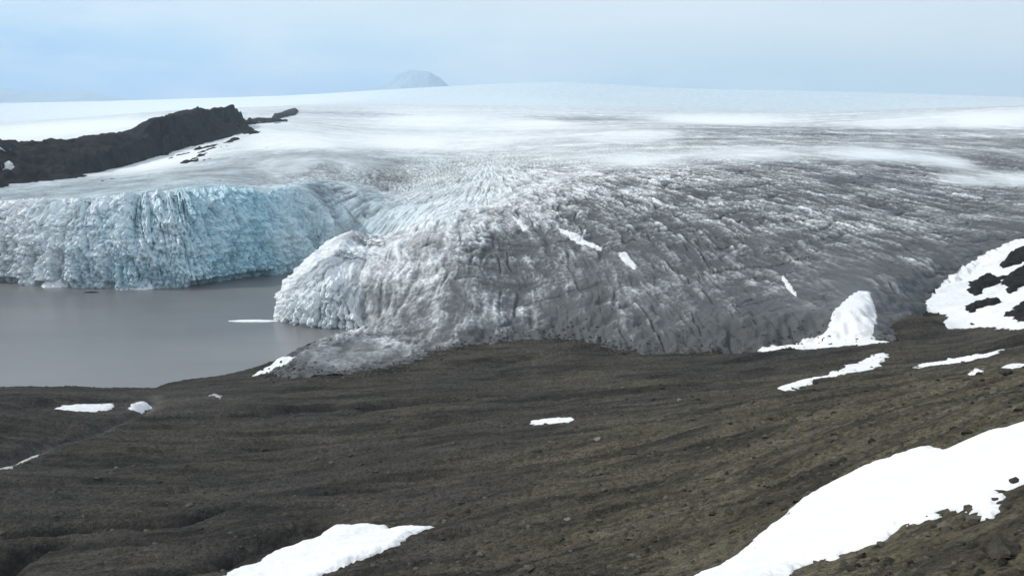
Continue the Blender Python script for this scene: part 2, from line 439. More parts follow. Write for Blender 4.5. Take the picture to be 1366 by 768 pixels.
def mat_ground():
    t = NT('moraine gravel')
    p = t.pos()
    big = t.noise(p, .018, 5); mid = t.noise(t.pos(.35, 1, 1), .12, 6, .6); fine = t.noise(p, 1.1, 5, .7); grit = t.noise(p, 3.5, 3, .7)
    dark = t.mix(t.ramp(mid, [(.3, 0.0), (.7, 1.0)]), (.029, .027, .025), (.066, .061, .054))
    olive = t.mix(t.ramp(mid, [(.3, 0.0), (.7, 1.0)]), (.072, .063, .038), (.155, .136, .088))
    m = t.math('ADD', t.attr('olive'), t.math('MULTIPLY', t.math('SUBTRACT', big, .5), 1.1), True)
    c = t.mix(m, dark, olive)
    band = t.noise(t.pos(.018, .16, .1), 1.0, 4, .6)
    c = t.mix(t.math('MULTIPLY', t.ramp(band, [(.40, .0), (.62, .6)]), t.math('ADD', t.math('MULTIPLY', t.attr('olive'), .75), .22)), c, t.mix(.5, olive, (.12, .108, .085)))
    soil = t.noise(t.pos(.012, .10, .1), 1.0, 5, .62)
    c = t.mix(t.ramp(soil, [(.48, .0), (.62, .72)]), c, (.017, .016, .0145))
    c = t.mix(t.ramp(fine, [(.38, .65), (.5, 0.0)]), c, (.018, .016, .014))
    c = t.mix(t.ramp(grit, [(.60, 0.0), (.74, .55)]), c, (.15, .14, .12))
    c = t.mix(t.math('MULTIPLY', t.attr('wet_shade'), .8), c, (.015, .014, .013))  # damp rubble and shore, plus the painted shade of the gullies
    c = t.mix(t.attr('silt'), c, (.13, .125, .115))
    v1 = t.n('ShaderNodeTexVoronoi', Scale=.75, Randomness=1.0); v2 = t.n('ShaderNodeTexVoronoi', Scale=2.3, Randomness=1.0)
    wv = t.n('ShaderNodeVectorMath', operation='ADD'); nn = t.n('ShaderNodeTexNoise', Scale=.8, Detail=2); t.l(p, nn.inputs['Vector']); t.l(p, wv.inputs[0]); t.l(nn.outputs['Color'], wv.inputs[1])
    for v in (v1, v2): t.l(wv.outputs[0], v.inputs['Vector'])
    s1 = t.n('ShaderNodeSeparateColor'); t.l(v1.outputs['Color'], s1.inputs[0]); s2 = t.n('ShaderNodeSeparateColor'); t.l(v2.outputs['Color'], s2.inputs[0])
    tone = t.math('ADD', t.math('MULTIPLY', t.math('ADD', s1.outputs[0], s2.outputs[1]), .48), .56)
    ct = t.n('ShaderNodeVectorMath', operation='SCALE'); t.l(c, ct.inputs[0]); t.l(tone, ct.inputs['Scale']); c = ct.outputs[0]
    h = t.math('SUBTRACT', t.math('ADD', t.math('MULTIPLY', fine, .7), t.math('MULTIPLY', grit, .35)), t.math('ADD', t.math('MULTIPLY', v1.outputs['Distance'], .55), t.math('MULTIPLY', v2.outputs['Distance'], .3)))
    t.bump(h, 1.0, .8)
    return t.out(c, .95, .12)

def mat_ice():
    t = NT('glacier ice')
    p = t.pos()
    n1 = t.noise(p, .35, 5, .65); n2 = t.noise(p, 1.4, 4, .7); n3 = t.noise(p, .035, 4)
    white = t.mix(n3, (.78, .82, .84), (.86, .88, .88))
    blue = t.mix(n1, (.24, .50, .62), (.48, .70, .78))
    c = t.mix(t.attr('blue'), white, blue)
    deb = t.mix(n2, (.030, .034, .038), (.140, .147, .152))
    d = t.math('ADD', t.attr('dirt'), t.math('MULTIPLY', t.math('MULTIPLY', t.math('SUBTRACT', n1, .5), t.attr('mid')), 1.1), True)
    d = t.math('SUBTRACT', 1.0, t.math('POWER', t.math('SUBTRACT', 1.0, d), 2.3))
    c = t.mix(d, c, deb)
    t.bump(t.math('ADD', n1, t.math('MULTIPLY', n2, .4)), .5, 1.0)
    bn = [n for n in t.t.nodes if n.type == 'BUMP'][0]
    t.l(t.attr('bumpy'), bn.inputs['Strength'])
    return t.out(c, .75, .3)

def mat_cliff():
    t = NT('calving ice face')
    p = t.pos(); st = t.pos(1, 1, .22)
    n1 = t.noise(st, .22, 6, .62); n2 = t.noise(p, .9, 5, .65); n3 = t.noise(p, .05, 3)
    white = t.mix(n3, (.80, .86, .89), (.90, .91, .91))
    blue = t.mix(n2, (.30, .60, .73), (.58, .80, .88))
    f = t.math('ADD', t.attr('blue'), t.math('MULTIPLY', t.math('SUBTRACT', n1, .5), 1.3), True)
    c = t.mix(f, white, blue)
    d = t.math('ADD', t.attr('dirt'), t.math('MULTIPLY', t.math('SUBTRACT', n1, .52), .9), True)
    c = t.mix(d, c, (.14, .145, .15))
    t.bump(t.math('ADD', n1, t.math('MULTIPLY', n2, .5)), .9, 1.6)
    return t.out(c, .6, .35)

def mat_snow(name='old snow', dirty=.06, c0=(.80, .81, .82)):
    t = NT(name)
    p = t.pos()
    n = t.noise(p, .25, 5, .6); f = t.noise(p, 2.2, 4, .65)
    c = t.mix(t.ramp(n, [(.42, 0.0), (.8, dirty * 4)]), c0, (.45, .43, .40))
    c = t.mix(t.math('MULTIPLY', t.attr('thin'), t.ramp(f, [(.30, .25), (.62, 1.0)])), c, (.20, .19, .17))
    cup = t.n('ShaderNodeTexVoronoi', Scale=.7); t.l(p, cup.inputs['Vector'])
    t.bump(t.math('ADD', t.math('ADD', n, t.math('MULTIPLY', f, .25)), t.math('MULTIPLY', cup.outputs['Distance'], .45)), .55, .6)
    return t.out(c, .8, .25)

def mat_rock(name, a, b, lich=(.09, .09, .06), scale=.6):
    t = NT(name)
    p = t.pos()
    n = t.noise(p, scale, 6, .65); f = t.noise(p, scale * 5, 4, .7)
    c = t.mix(t.ramp(n, [(.35, 0.0), (.68, 1.0)]), a, b)
    c = t.mix(t.ramp(f, [(.58, 0.0), (.72, .6)]), c, lich)
    t.bump(t.math('ADD', n, t.math('MULTIPLY', f, .4)), .9, .5 / scale)
    return t.out(c, .92, .15)

def mat_water():
    t = NT('silty lake water')
    p = t.pos(.35, 1, 1)
    n = t.noise(p, .012, 4, .6); w = t.noise(p, .5, 4, .6); w2 = t.noise(t.pos(), 1.6, 3)
    c = t.mix(t.ramp(n, [(.35, 0.0), (.65, 1.0)]), (.137, .139, .144), (.182, .180, .179))
    t.bump(t.math('ADD', w, t.math('MULTIPLY', w2, .4)), .18, .25)
    return t.out(c, .28, .35)

M_ground, M_ice, M_cliff, M_snow = mat_ground(), mat_ice(), mat_cliff(), mat_snow()
M_sliver = mat_snow('thin old snow', .10, (.74, .75, .76))
M_grey_snow = mat_snow('grey melting snow', .16, (.42, .42, .42))
M_ridge = mat_rock('dark ridge rock', (.005, .0045, .005), (.030, .024, .022), (.055, .046, .034), .045)
M_boulder = mat_rock('dark boulder', (.024, .022, .018), (.085, .078, .060), (.13, .12, .085), 1.2)
M_pale = mat_rock('pale boulder', (.16, .155, .14), (.28, .27, .25), (.34, .33, .30), 1.2)
M_block = mat_rock('dusty ice block', (.10, .10, .10), (.2, .2, .2), (.28, .28, .28), 1.2)
M_black = mat_rock('black outcrop rock', (.008, .008, .009), (.026, .024, .023), (.04, .038, .03), .3)
M_far = mat_rock('haze-tinted far rock', (.36, .48, .60), (.40, .52, .63), (.46, .56, .64), .002)  # pale blue of distant haze put into the rock colour
M_water = mat_water()

# ------------------------------------------------------------------ ground sheet
def az_nodes(n, lim, extra):
    mid = np.linspace(-lim, lim, n)
    side = np.linspace(lim, math.pi, extra + 1)[1:]
    return np.concatenate([-side[::-1], mid, side])

def polar(az, d):
    A, D = np.meshgrid(az, d)
    return D * np.sin(A), D * np.cos(A)

gaz = az_nodes(1150, .56, 60)
gd = np.concatenate([np.linspace(.8, 25, 14)[:-1], np.exp(np.linspace(math.log(25), math.log(45), 50))[:-1], np.exp(np.linspace(math.log(45), math.log(620), 860))[:-1],
                     np.exp(np.linspace(math.log(620), math.log(1000), 130))[:-1], np.exp(np.linspace(math.log(1000), math.log(29500), 50))])
X, Y = polar(gaz, gd)
Z = g_full(X, Y)
dd = np.hypot(X, Y)
front = np.abs(np.arctan2(X, Y)) < .8
core = (psd(X, Y, POLY) > 30)
Z = np.where(core & front, np.minimum(Z, gl_smooth(X, Y) - 8), Z)
Z = np.where(dd > 15000, np.minimum(Z, 20), Z)
ol = unproj([(1366, 520), (1000, 640), (683, 768), (1366, 768)], g_base)
o_f = Idw(*uv(*unproj([(0, 560), (0, 700), (340, 768), (340, 620), (683, 560), (600, 680), (900, 560), (800, 640), (683, 768), (1000, 560), (1000, 640), (1000, 720), (1200, 530), (1300, 520), (1200, 600), (1300, 720), (1000, 490), (1366, 470)], g_base).T),
          [.0, .0, .1, .05, .1, .15, .35, .6, .4, .6, .85, .8, .8, .95, .9, .9, .1, .25], 3)
silt = np.zeros_like(Z)
out_pl = GULLY_W[2][0]
silt = np.maximum(silt, .55 * np.exp(-(seg_dist(X, Y, out_pl) / 4.0) ** 2))
for c, r, v in (((250, 530), 22, .30), ((200, 545), 18, .28), ((300, 530), 16, .22), ((400, 503), 14, .55), ((10, 612), 10, .4)):
    q = unproj([c], g_base)[0]
    silt = np.maximum(silt, v * np.exp(-(np.hypot(X - q[0], Y - q[1]) / r) ** 2) * np.clip(.7 + fbm(X / 10, Y / 6, 3, 311), 0, 1.3))
nr, nc = X.shape
wet_shade = np.exp(-(seg_dist(X, Y, LANDLINE) / 16) ** 2) * sstep(-.25, .3, fbm(X / 24, Y / 13, 3, 331))
wet_shade = np.maximum(wet_shade, .8 * np.exp(-(psd(X, Y, LAKE) / 4.0) ** 2))
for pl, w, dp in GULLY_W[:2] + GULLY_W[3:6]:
    wet_shade = np.maximum(wet_shade, .95 * np.exp(-(seg_dist(X, Y, pl) / (w * 1.1)) ** 2) * sstep(-.45, .1, fbm(X / 9, Y / 5, 3, 341)))  # gully lines: shade of the banks put into the soil colour
V = np.stack([X, Y, Z], -1).reshape(-1, 3)
Fc = grid_faces(nr, nc)
wrap = np.arange(nr) * nc
Fc = np.concatenate([Fc, np.stack([wrap[:-1] + nc - 1, wrap[:-1], wrap[1:], wrap[1:] + nc - 1], -1)])
Fc = Fc[:, ::-1]
ground = mesh_np('ground', V, Fc, M_ground, {'olive': np.clip(o_f(X, Y), 0, 1), 'silt': silt, 'wet_shade': np.clip(wet_shade, 0, 1)})
tag(ground, kind='structure')

# ------------------------------------------------------------------ lake
lx = np.linspace(-1100, 160, 40); ly = np.linspace(420, 1090, 24)
LX, LY = np.meshgrid(lx, ly)
lake = mesh_np('lake_water', np.stack([LX, LY, np.zeros_like(LX)], -1).reshape(-1, 3), grid_faces(*LX.shape), M_water)
tag(lake, kind='structure')

# ------------------------------------------------------------------ glacier
glacier = bpy.data.objects.new('glacier', None); COL.objects.link(glacier)
tag(glacier, 'vast glacier with blue calving cliff at the lake and grey debris-covered tongue', 'glacier')

haz = np.concatenate([np.linspace(-.80, -.53, 50)[:-1], np.linspace(-.53, .53, 1250), np.linspace(.53, .80, 50)[1:]])
hd = np.concatenate([np.exp(np.linspace(math.log(488), math.log(1150), 760))[:-1], np.exp(np.linspace(math.log(1150), math.log(3500), 240))[:-1], np.exp(np.linspace(math.log(3500), math.log(16400), 110))])
X, Y = polar(haz, hd)
Z, D_, B_ = gl_full(X, Y, True)
dcl, s1, L1 = seg_near(X, Y, CLIFF); dsn, s2, L2 = seg_near(X, Y, SNOUT)
sd = psd(X, Y, POLY)
hd2 = np.hypot(X, Y)
Z = Z - sstep(14300, 16400, hd2) * 260
df, rough = gl_full.last
nr, nc = X.shape
Fc = grid_faces(nr, nc)[:, ::-1]
keepv = (sd > -2) & (dcl > (CLEAN + 4) * taper(s1, L1, *CT)) & (dsn > (SNLEAN + 3) * (taper(s2, L2, *ST) - .09))
keepf = keepv.ravel()[Fc].all(1)
V = np.stack([X, Y, Z], -1).reshape(-1, 3)
attrs = {'dirt': D_.ravel(), 'blue': B_.ravel(), 'mid': (np.clip(rough, 0, 1) * np.clip(4 * df * (1 - df), .0, 1)).ravel(), 'bumpy': np.clip(.08 + .8 * rough, 0, .9).ravel()}
# three parts share this sheet: snowfield above, clean ice on the left, debris tongue
zone = np.where(hd2 > 1230 + 120 * perlin(X / 160, Y / 160, 401), 0, np.where((X < -55 - (Y - 900) * .12) & (Y > 860), 1, 2))
zf = zone.ravel()[Fc[:, 0]]
for k, nm in enumerate(('snowfield', 'clean_ice', 'debris_tongue')):
    v, f, a = compact(V, Fc[keepf & (zf == k)], attrs)
    mesh_np(nm, v, f, M_ice, a, parent=glacier)

def resample(pl, step, smooth=3):
    P = np.array(pl, float)
    for _ in range(smooth):
        Q = [P[0]]
        for a, b in zip(P[:-1], P[1:]):
            Q += [a * .75 + b * .25, a * .25 + b * .75]
        Q.append(P[-1]); P = np.array(Q)
    s = np.concatenate([[0], np.cumsum(np.hypot(*np.diff(P, axis=0).T))])
    t = np.arange(0, s[-1], step)
    return np.stack([np.interp(t, s, P[:, 0]), np.interp(t, s, P[:, 1])], 1), t

def curtain(name, pl, lean0, tp, flap, nface, nflap, big, mid, notch_amp, seed, blue_fn, dirt_fn, step=.55, tail=0, head=0):
    P, s = resample(pl, step)
    T = np.gradient(P, axis=0)
    k = int(14 / step); ker = np.ones(2 * k + 1) / (2 * k + 1)
    T = np.stack([np.convolve(np.pad(T[:, i], k, 'edge'), ker, 'valid') for i in (0, 1)], 1)
    T /= np.hypot(T[:, 0], T[:, 1])[:, None]
    N = np.stack([-T[:, 1], T[:, 0]], 1)                    # into the ice (ice lies left of the line)
    lean = lean0 * taper(np.maximum(s - head, 0), s[-1] - head - tail, *tp)
    q = P + N * (lean + 2)[:, None]
    lean = lean[None]
    zc = gl_smooth(q[:, 0], q[:, 1])
    zc = np.maximum(np.convolve(np.pad(zc, 10, 'edge'), np.ones(21) / 21, 'valid'), 5)
    ends = sstep(0, 20, s) * sstep(0, 25, s[-1] - s)
    sink = 16 * np.maximum(1 - sstep(tail - 22, tail, s[-1] - s), (1 - sstep(head - 15, head, s)) * (head > 0))[None]
    flap = (flap * (.08 + .92 * sstep(70, 270, s[-1] - s) if not head else .3 + .7 * sstep(0, 90, s[-1] - s)))[None]
    rows = []
    tf = np.linspace(0, 1, nface); to = np.linspace(0, 1, nflap + 1)[1:]
    Sg = s[None, :]
    t = tf[:, None]
    zz = -2.5 + (zc[None] + 2.5) * t
    # steep lower face, rounding off towards the crest
    o = lean * (0.42 * t + .58 * t ** 4)
    z_w = zz
    bt = big * fbm(Sg / 34 + 0 * t, zz / 60, 3, seed) + mid * 1.1 * ridged(Sg / 9.5 + zz / 50, zz / 34, 3, seed + 5) + .55 * mid * ridged(Sg / 4.2 - zz / 30, zz / 13, 3, seed + 9) + mid * .5 * fbm(Sg / 2.2, zz / 4.5, 2, seed + 12)
    bt = bt + mid * .6 * (np.abs(perlin(Sg / 3.4 + zz / 9, zz / 6, seed + 60)) - .25) - mid * .15 * np.abs(perlin(Sg / 1.7, zz / 3.2, seed + 61))
    ledge = mid * .6 * fbm(Sg / 12, zz / 7, 3, seed + 15)
    ck = np.exp(-(perlin(Sg / 13 + zz / 70, zz / 55, seed + 50) / .07) ** 2) + .6 * np.exp(-(perlin(Sg / 5.5 - zz / 40, zz / 24, seed + 51) / .09) ** 2)
    ck = ck + .45 * np.exp(-(perlin(Sg / 16 , zz / 8 + Sg / 40, seed + 52) / .06) ** 2)
    bt = bt - (big + mid) * .06 - ck * mid * .75
    disp = (bt + ledge) * (.3 + .7 * sstep(0, .12, t)) * ends
    nm = sstep(-.10, .18, fbm(Sg / 26, 0 * Sg + 3.3, 2, seed + 20)) * notch_amp
    notch = nm * (1 - sstep(3.5, 6.5, zz)) * ends
    off = o - disp + notch
    wob = 1 + .0 * t
    crest = -1.5 + (5.0 * fbm(Sg / 28, 0 * Sg + 1.7, 2, seed + 29) + 3.0 * ridged(Sg / 9, zz / 40, 2, seed + 30) + 1.6 * fbm(Sg / 4, zz / 9, 2, seed + 31)) * ends
    Xf = P[None, :, 0] + N[None, :, 0] * off; Yf = P[None, :, 1] + N[None, :, 1] * off
    Zf = zz + crest * sstep(.55, 1, t) * mid / 3
    u = to[:, None]
    o2 = lean - disp[-1][None] * (1 - u) + flap * u
    Xt = P[None, :, 0] + N[None, :, 0] * o2; Yt = P[None, :, 1] + N[None, :, 1] * o2
    zg = gl_full(Xt, Yt)
    zt = np.where(zg < -30, zc[None], zg)
    lump = mid * .8 * (ridged(Sg / 8 + 0 * u, o2 / 7, 3, seed + 40) + .6 * fbm(Sg / 3.2, o2 / 3.5, 2, seed + 44)) * (1 - u) * ends
    Zt = (Zf[-1][None]) * (1 - sstep(0, .45, u)) + zt * sstep(0, .45, u) + lump * sstep(0, .15, u) + .5 * (1 - u) - .4 * u
    X = np.concatenate([Xf, Xt]); Y = np.concatenate([Yf, Yt]); Z = np.concatenate([Zf, Zt])
    Z = Z - sink
    hgt = np.concatenate([np.clip(zz / zc[None], 0, 1), np.ones_like(Zt) + u])
    rel = np.concatenate([bt / (big + mid), np.repeat((bt / (big + mid))[-1:], nflap, 0)])
    ss = np.repeat(Sg, len(X), 0)
    bl = blue_fn(X, Y, hgt, rel, ss); di = dirt_fn(X, Y, hgt, rel, ss)
    Fc = grid_faces(*X.shape)
    return mesh_np(name, np.stack([X, Y, Z], -1).reshape(-1, 3), Fc, M_cliff, {'blue': np.clip(bl, 0, 1), 'dirt': np.clip(di, 0, 1)}, parent=glacier)

_c = np.array([water(px, 380) for px in (-300, 0, 60, 120, 180, 240, 300, 350, 400, 440)])
_ca = np.arctan2(_c[:, 0], _c[:, 1])
def cl_blue(x, y, h, rel, s):
    a = np.arctan2(x, y)
    b = np.interp(a, _ca, [.1, .12, .2, .38, .5, .6, .85, .95, .6, .5])
    return b * (1 - .45 * sstep(1.0, 1.6, h)) - .25 * rel + .22 * fbm(s / 30, h * 1.5, 2, 505) + .1 * (h < .3)
def cl_dirt(x, y, h, rel, s):
    a = np.arctan2(x, y)
    b = np.interp(a, _ca, [.25, .24, .22, .22, .14, .14, .10, .10, .2, .2])
    return b * (.6 + .7 * (1 - sstep(.05, .5, h))) - .65 * (rel - .02) + .10 * sstep(1.2, 2, h)
curtain('calving_front', CLIFF + [azpt(452, 1030, 0)[:2]], CLEAN, CT, 40, 200, 50, 13.0, 5.2, 12.0, 601, cl_blue, cl_dirt, tail=62)
def sn_blue(x, y, h, rel, s): return .05 + .12 * fbm(s / 14, h * 2, 2, 515) - .1 * rel
def sn_dirt(x, y, h, rel, s): return .30 - 1.1 * rel + .12 * sstep(1.1, 2, h)
curtain('ice_snout', [azpt(430, 1010, 0)[:2]] + SNOUT + [azpt(512, 634, 0)[:2], azpt(535, 655, 0)[:2]], SNLEAN, ST, 34, 170, 44, 5.5, 4.4, 5.0, 701, sn_blue, sn_dirt, .45, 48, 42)

# ------------------------------------------------------------------ dark rock ridge standing out of the ice
R_CREST = [(-300, 196, 1400), (-120, 194, 1420), (0, 190, 1450), (55, 194, 1490), (105, 187, 1540), (150, 181, 1600), (200, 171, 1680), (240, 161, 1750), (257, 149, 1830), (272, 142, 1880), (298, 146, 1960), (325, 142, 2040), (345, 150, 2090), (362, 162, 2140)]
R_BASE = [(-300, 258, 1190), (-120, 254, 1220), (0, 249, 1245), (60, 247, 1290), (110, 242, 1340), (138, 232, 1400), (170, 216, 1470), (215, 207, 1560), (240, 208, 1590), (262, 194, 1720), (300, 184, 1830), (325, 174, 1950), (348, 168, 2050), (370, 164, 2150)]
rc = [tuple(map(float, pt(*q))) for q in R_CREST]; rb = [tuple(map(float, pt(*q))) for q in R_BASE]
def ridge_back(p, k=260):
    n = math.hypot(p[0], p[1]); return (p[0] * (1 + k / n), p[1] * (1 + k / n), p[2] - 45)
r_ctl = rc + rb + [ridge_back(p) for p in rc] + [((a[0] + b[0]) / 2, (a[1] + b[1]) / 2, (a[2] * .55 + b[2] * .45)) for a, b in zip(rc, rb)]
rx = np.array([p[0] for p in r_ctl]); 
class Plain:
    def __init__(s, P, c=25.0):
        P = np.array(P); s.P = P; s.c = c; n = len(P)
        R = np.sqrt(((P[:, None, :2] - P[None, :, :2]) ** 2).sum(-1) + c * c)
        A = np.zeros((n + 3, n + 3)); A[:n, :n] = R - np.eye(n) * .5; A[:n, n] = 1; A[:n, n + 1:] = P[:, :2] / 100; A[n:, :n] = A[:n, n:].T
        s.w = np.linalg.solve(A, np.concatenate([P[:, 2], [0, 0, 0]]))
    def __call__(s, x, y):
        z = s.w[-3] + s.w[-2] * x / 100 + s.w[-1] * y / 100
        for k in range(len(s.P)): z = z + s.w[k] * np.sqrt((x - s.P[k, 0]) ** 2 + (y - s.P[k, 1]) ** 2 + s.c ** 2)
        return z
r_fn = Plain(r_ctl)
ra = np.linspace(-.66, math.atan((388 - CX) / F), 460); rdist = np.exp(np.linspace(math.log(1140), math.log(2700), 330))
foot = [p[:2] for p in rb] + [ridge_back(p)[:2] for p in rc][::-1]
def ridge_z(X, Y, want=False):
    s_ = psd(X, Y, foot) + 300 * fbm(X / 70, Y / 240, 5, 801, .6) * np.clip(.35 + (X + 900) / 900, .3, .9) + 10 * perlin(X / 17, Y / 22, 803)
    Z = r_fn(X, Y) + 10 * (ridged(X / 60, Y / 75, 4, 811) - .45) + 3.5 * fbm(X / 12, Y / 12, 3, 821)
    ice = gl_smooth(X, Y)
    Z = np.where(s_ > 0, np.maximum(Z, ice + np.minimum(s_ * .5, 6) - 1.2 + 3.5 * fbm(X / 30, Y / 30, 3, 831)), ice + np.maximum(s_, -20) * .8 - 2)
    Z = np.where(s_ > 0, ice + (Z - ice) * (.12 + .88 * sstep(0, 55, s_)), Z)
    return (Z, s_) if want else Z
X, Y = polar(ra, rdist)
Z, s_ = ridge_z(X, Y, True)
Fc = grid_faces(*X.shape)[:, ::-1]
kf = (s_ > -18).ravel()[Fc].all(1)
v, f, _ = compact(np.stack([X, Y, Z], -1).reshape(-1, 3), Fc[kf], {})
tag(mesh_np('rock_ridge', v, f, M_ridge), kind='structure')

# ------------------------------------------------------------------ far mountains, haze fade partly painted into their rock colour
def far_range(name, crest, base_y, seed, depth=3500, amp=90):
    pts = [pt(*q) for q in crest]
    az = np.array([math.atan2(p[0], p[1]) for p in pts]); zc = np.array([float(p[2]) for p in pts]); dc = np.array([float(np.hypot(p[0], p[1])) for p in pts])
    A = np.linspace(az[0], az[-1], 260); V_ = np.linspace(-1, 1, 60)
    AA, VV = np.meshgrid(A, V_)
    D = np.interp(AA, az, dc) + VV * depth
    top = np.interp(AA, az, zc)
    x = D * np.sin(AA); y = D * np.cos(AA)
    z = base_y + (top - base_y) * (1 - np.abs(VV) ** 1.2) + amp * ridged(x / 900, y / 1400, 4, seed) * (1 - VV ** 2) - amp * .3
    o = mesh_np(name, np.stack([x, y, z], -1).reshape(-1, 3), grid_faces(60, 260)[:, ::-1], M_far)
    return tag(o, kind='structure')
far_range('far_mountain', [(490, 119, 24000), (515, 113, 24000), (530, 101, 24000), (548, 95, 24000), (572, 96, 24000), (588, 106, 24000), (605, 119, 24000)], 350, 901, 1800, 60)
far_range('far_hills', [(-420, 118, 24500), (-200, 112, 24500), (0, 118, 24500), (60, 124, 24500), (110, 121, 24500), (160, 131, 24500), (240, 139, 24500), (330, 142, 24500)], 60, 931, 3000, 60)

# ------------------------------------------------------------------ snow patches
def patch(name, poly, mat, thick=.55, soft=2.5, edge=1.2, holes=(), full=False, flat=False, rocky=0, surf=None, step_a=.0009, step_d=.0026, base='both'):
    P = unproj(poly, surf or surf_smooth)
    for _ in range(2):                                     # round the traced corners
        Q = []
        for i in range(len(P)):
            a, b = P[i], P[(i + 1) % len(P)]
            Q += [a * .8 + b * .2, a * .2 + b * .8]
        P = np.array(Q)
    az = np.arctan2(P[:, 0], P[:, 1]); d = np.hypot(P[:, 0], P[:, 1])
    na = int((az.max() - az.min()) / step_a) + 10; nd = int(math.log(d.max() / d.min()) / step_d) + 10
    na = min(max(na, 30), 700); nd = min(max(nd, 30), 500)
    X, Y = polar(np.linspace(az.min() - 4 * step_a, az.max() + 4 * step_a, na), np.exp(np.linspace(math.log(d.min()) - 4 * step_d, math.log(d.max()) + 4 * step_d, nd)))
    sc = edge
    s = psd(X, Y, [tuple(p) for p in P]) + sc * (1.5 * fbm(X / (5 * sc), Y / (7 * sc), 4, 1001) + .6 * perlin(X / (1.3 * sc), Y / (1.6 * sc), 1003))
    s = s - .35 * sc
    for h in holes:
        Hh = unproj(h, surf_smooth)
        s = np.minimum(s, -psd(X, Y, [tuple(p) for p in Hh]) + sc * .8 * fbm(X / (3 * sc), Y / (4 * sc), 3, 1007))
    gm = np.maximum(g_full(X, Y) if full else g_macro(X, Y), -99)
    gl = (gl_smooth(X, Y) if flat else gl_full(X, Y)) if base != 'ground' else np.full_like(gm, -99)
    z = surf(X, Y) if surf else np.maximum(gm, gl)
    z = z + np.where(s > 0, -.12 + (thick + .12) * np.minimum(1, s / soft) ** .7, -.12 + np.maximum(s, -2) * .6)
    z = z + .10 * fbm(X / 6, Y / 6, 3, 1011) * (s > soft) + rocky * (ridged(X / 7, Y / 9, 4, 1013) + .3) * np.clip(s / 4, 0, 1)
    Fc = grid_faces(*X.shape)[:, ::-1]
    kf = (s > -1.2 * sc).ravel()[Fc].any(1)
    V = np.stack([X, Y, z], -1).reshape(-1, 3)
    c = V[np.unique(Fc[kf])].mean(0); 
    v, f, at = compact(V, Fc[kf], {'thin': np.exp(-np.maximum(s.ravel(), 0) / (.55 * sc)) * .85})
    v = v - c
    o = mesh_np(name, v, f, mat, at); o.location = c
    return o

SP = 'snow patches left on the dark moraine'
BIG = [(870, 800), (950, 766), (985, 745), (1008, 722), (1030, 708), (1052, 690), (1100, 662), (1150, 640), (1182, 626), (1240, 600), (1270, 594), (1300, 583), (1340, 576), (1366, 570), (1440, 552), (1500, 560), (1480, 640), (1400, 655),
       (1366, 658), (1352, 655), (1348, 672), (1330, 690), (1300, 697), (1285, 688), (1262, 690), (1240, 700), (1195, 712), (1182, 726), (1128, 742), (1120, 750), (1075, 758), (1065, 768), (1040, 800)]
o = patch('snow_bank', BIG, M_snow, .9, 2.5, .55, base='ground', step_a=.0011, step_d=.0022,
          holes=[[(1190, 716), (1215, 706), (1262, 701), (1262, 708), (1225, 722), (1195, 728)], [(1128, 746), (1165, 738), (1180, 742), (1140, 752)], [(1258, 683), (1272, 683), (1272, 688), (1258, 688)]])
tag(o, 'largest snow bank, sloping white across the lower right hillside', 'snow patch', SP)
o = patch('snow_patch', [(225, 800), (312, 767), (350, 748), (395, 732), (418, 722), (430, 708), (442, 704), (500, 702), (520, 705), (537, 709), (562, 708), (588, 709), (570, 716), (552, 726), (540, 736), (500, 748), (470, 757), (440, 770), (400, 800)], M_snow, .9, 2.5, .9, base='ground')
tag(o, 'wedge of white snow in a dark hollow at the bottom edge, left of centre', 'snow patch', SP)
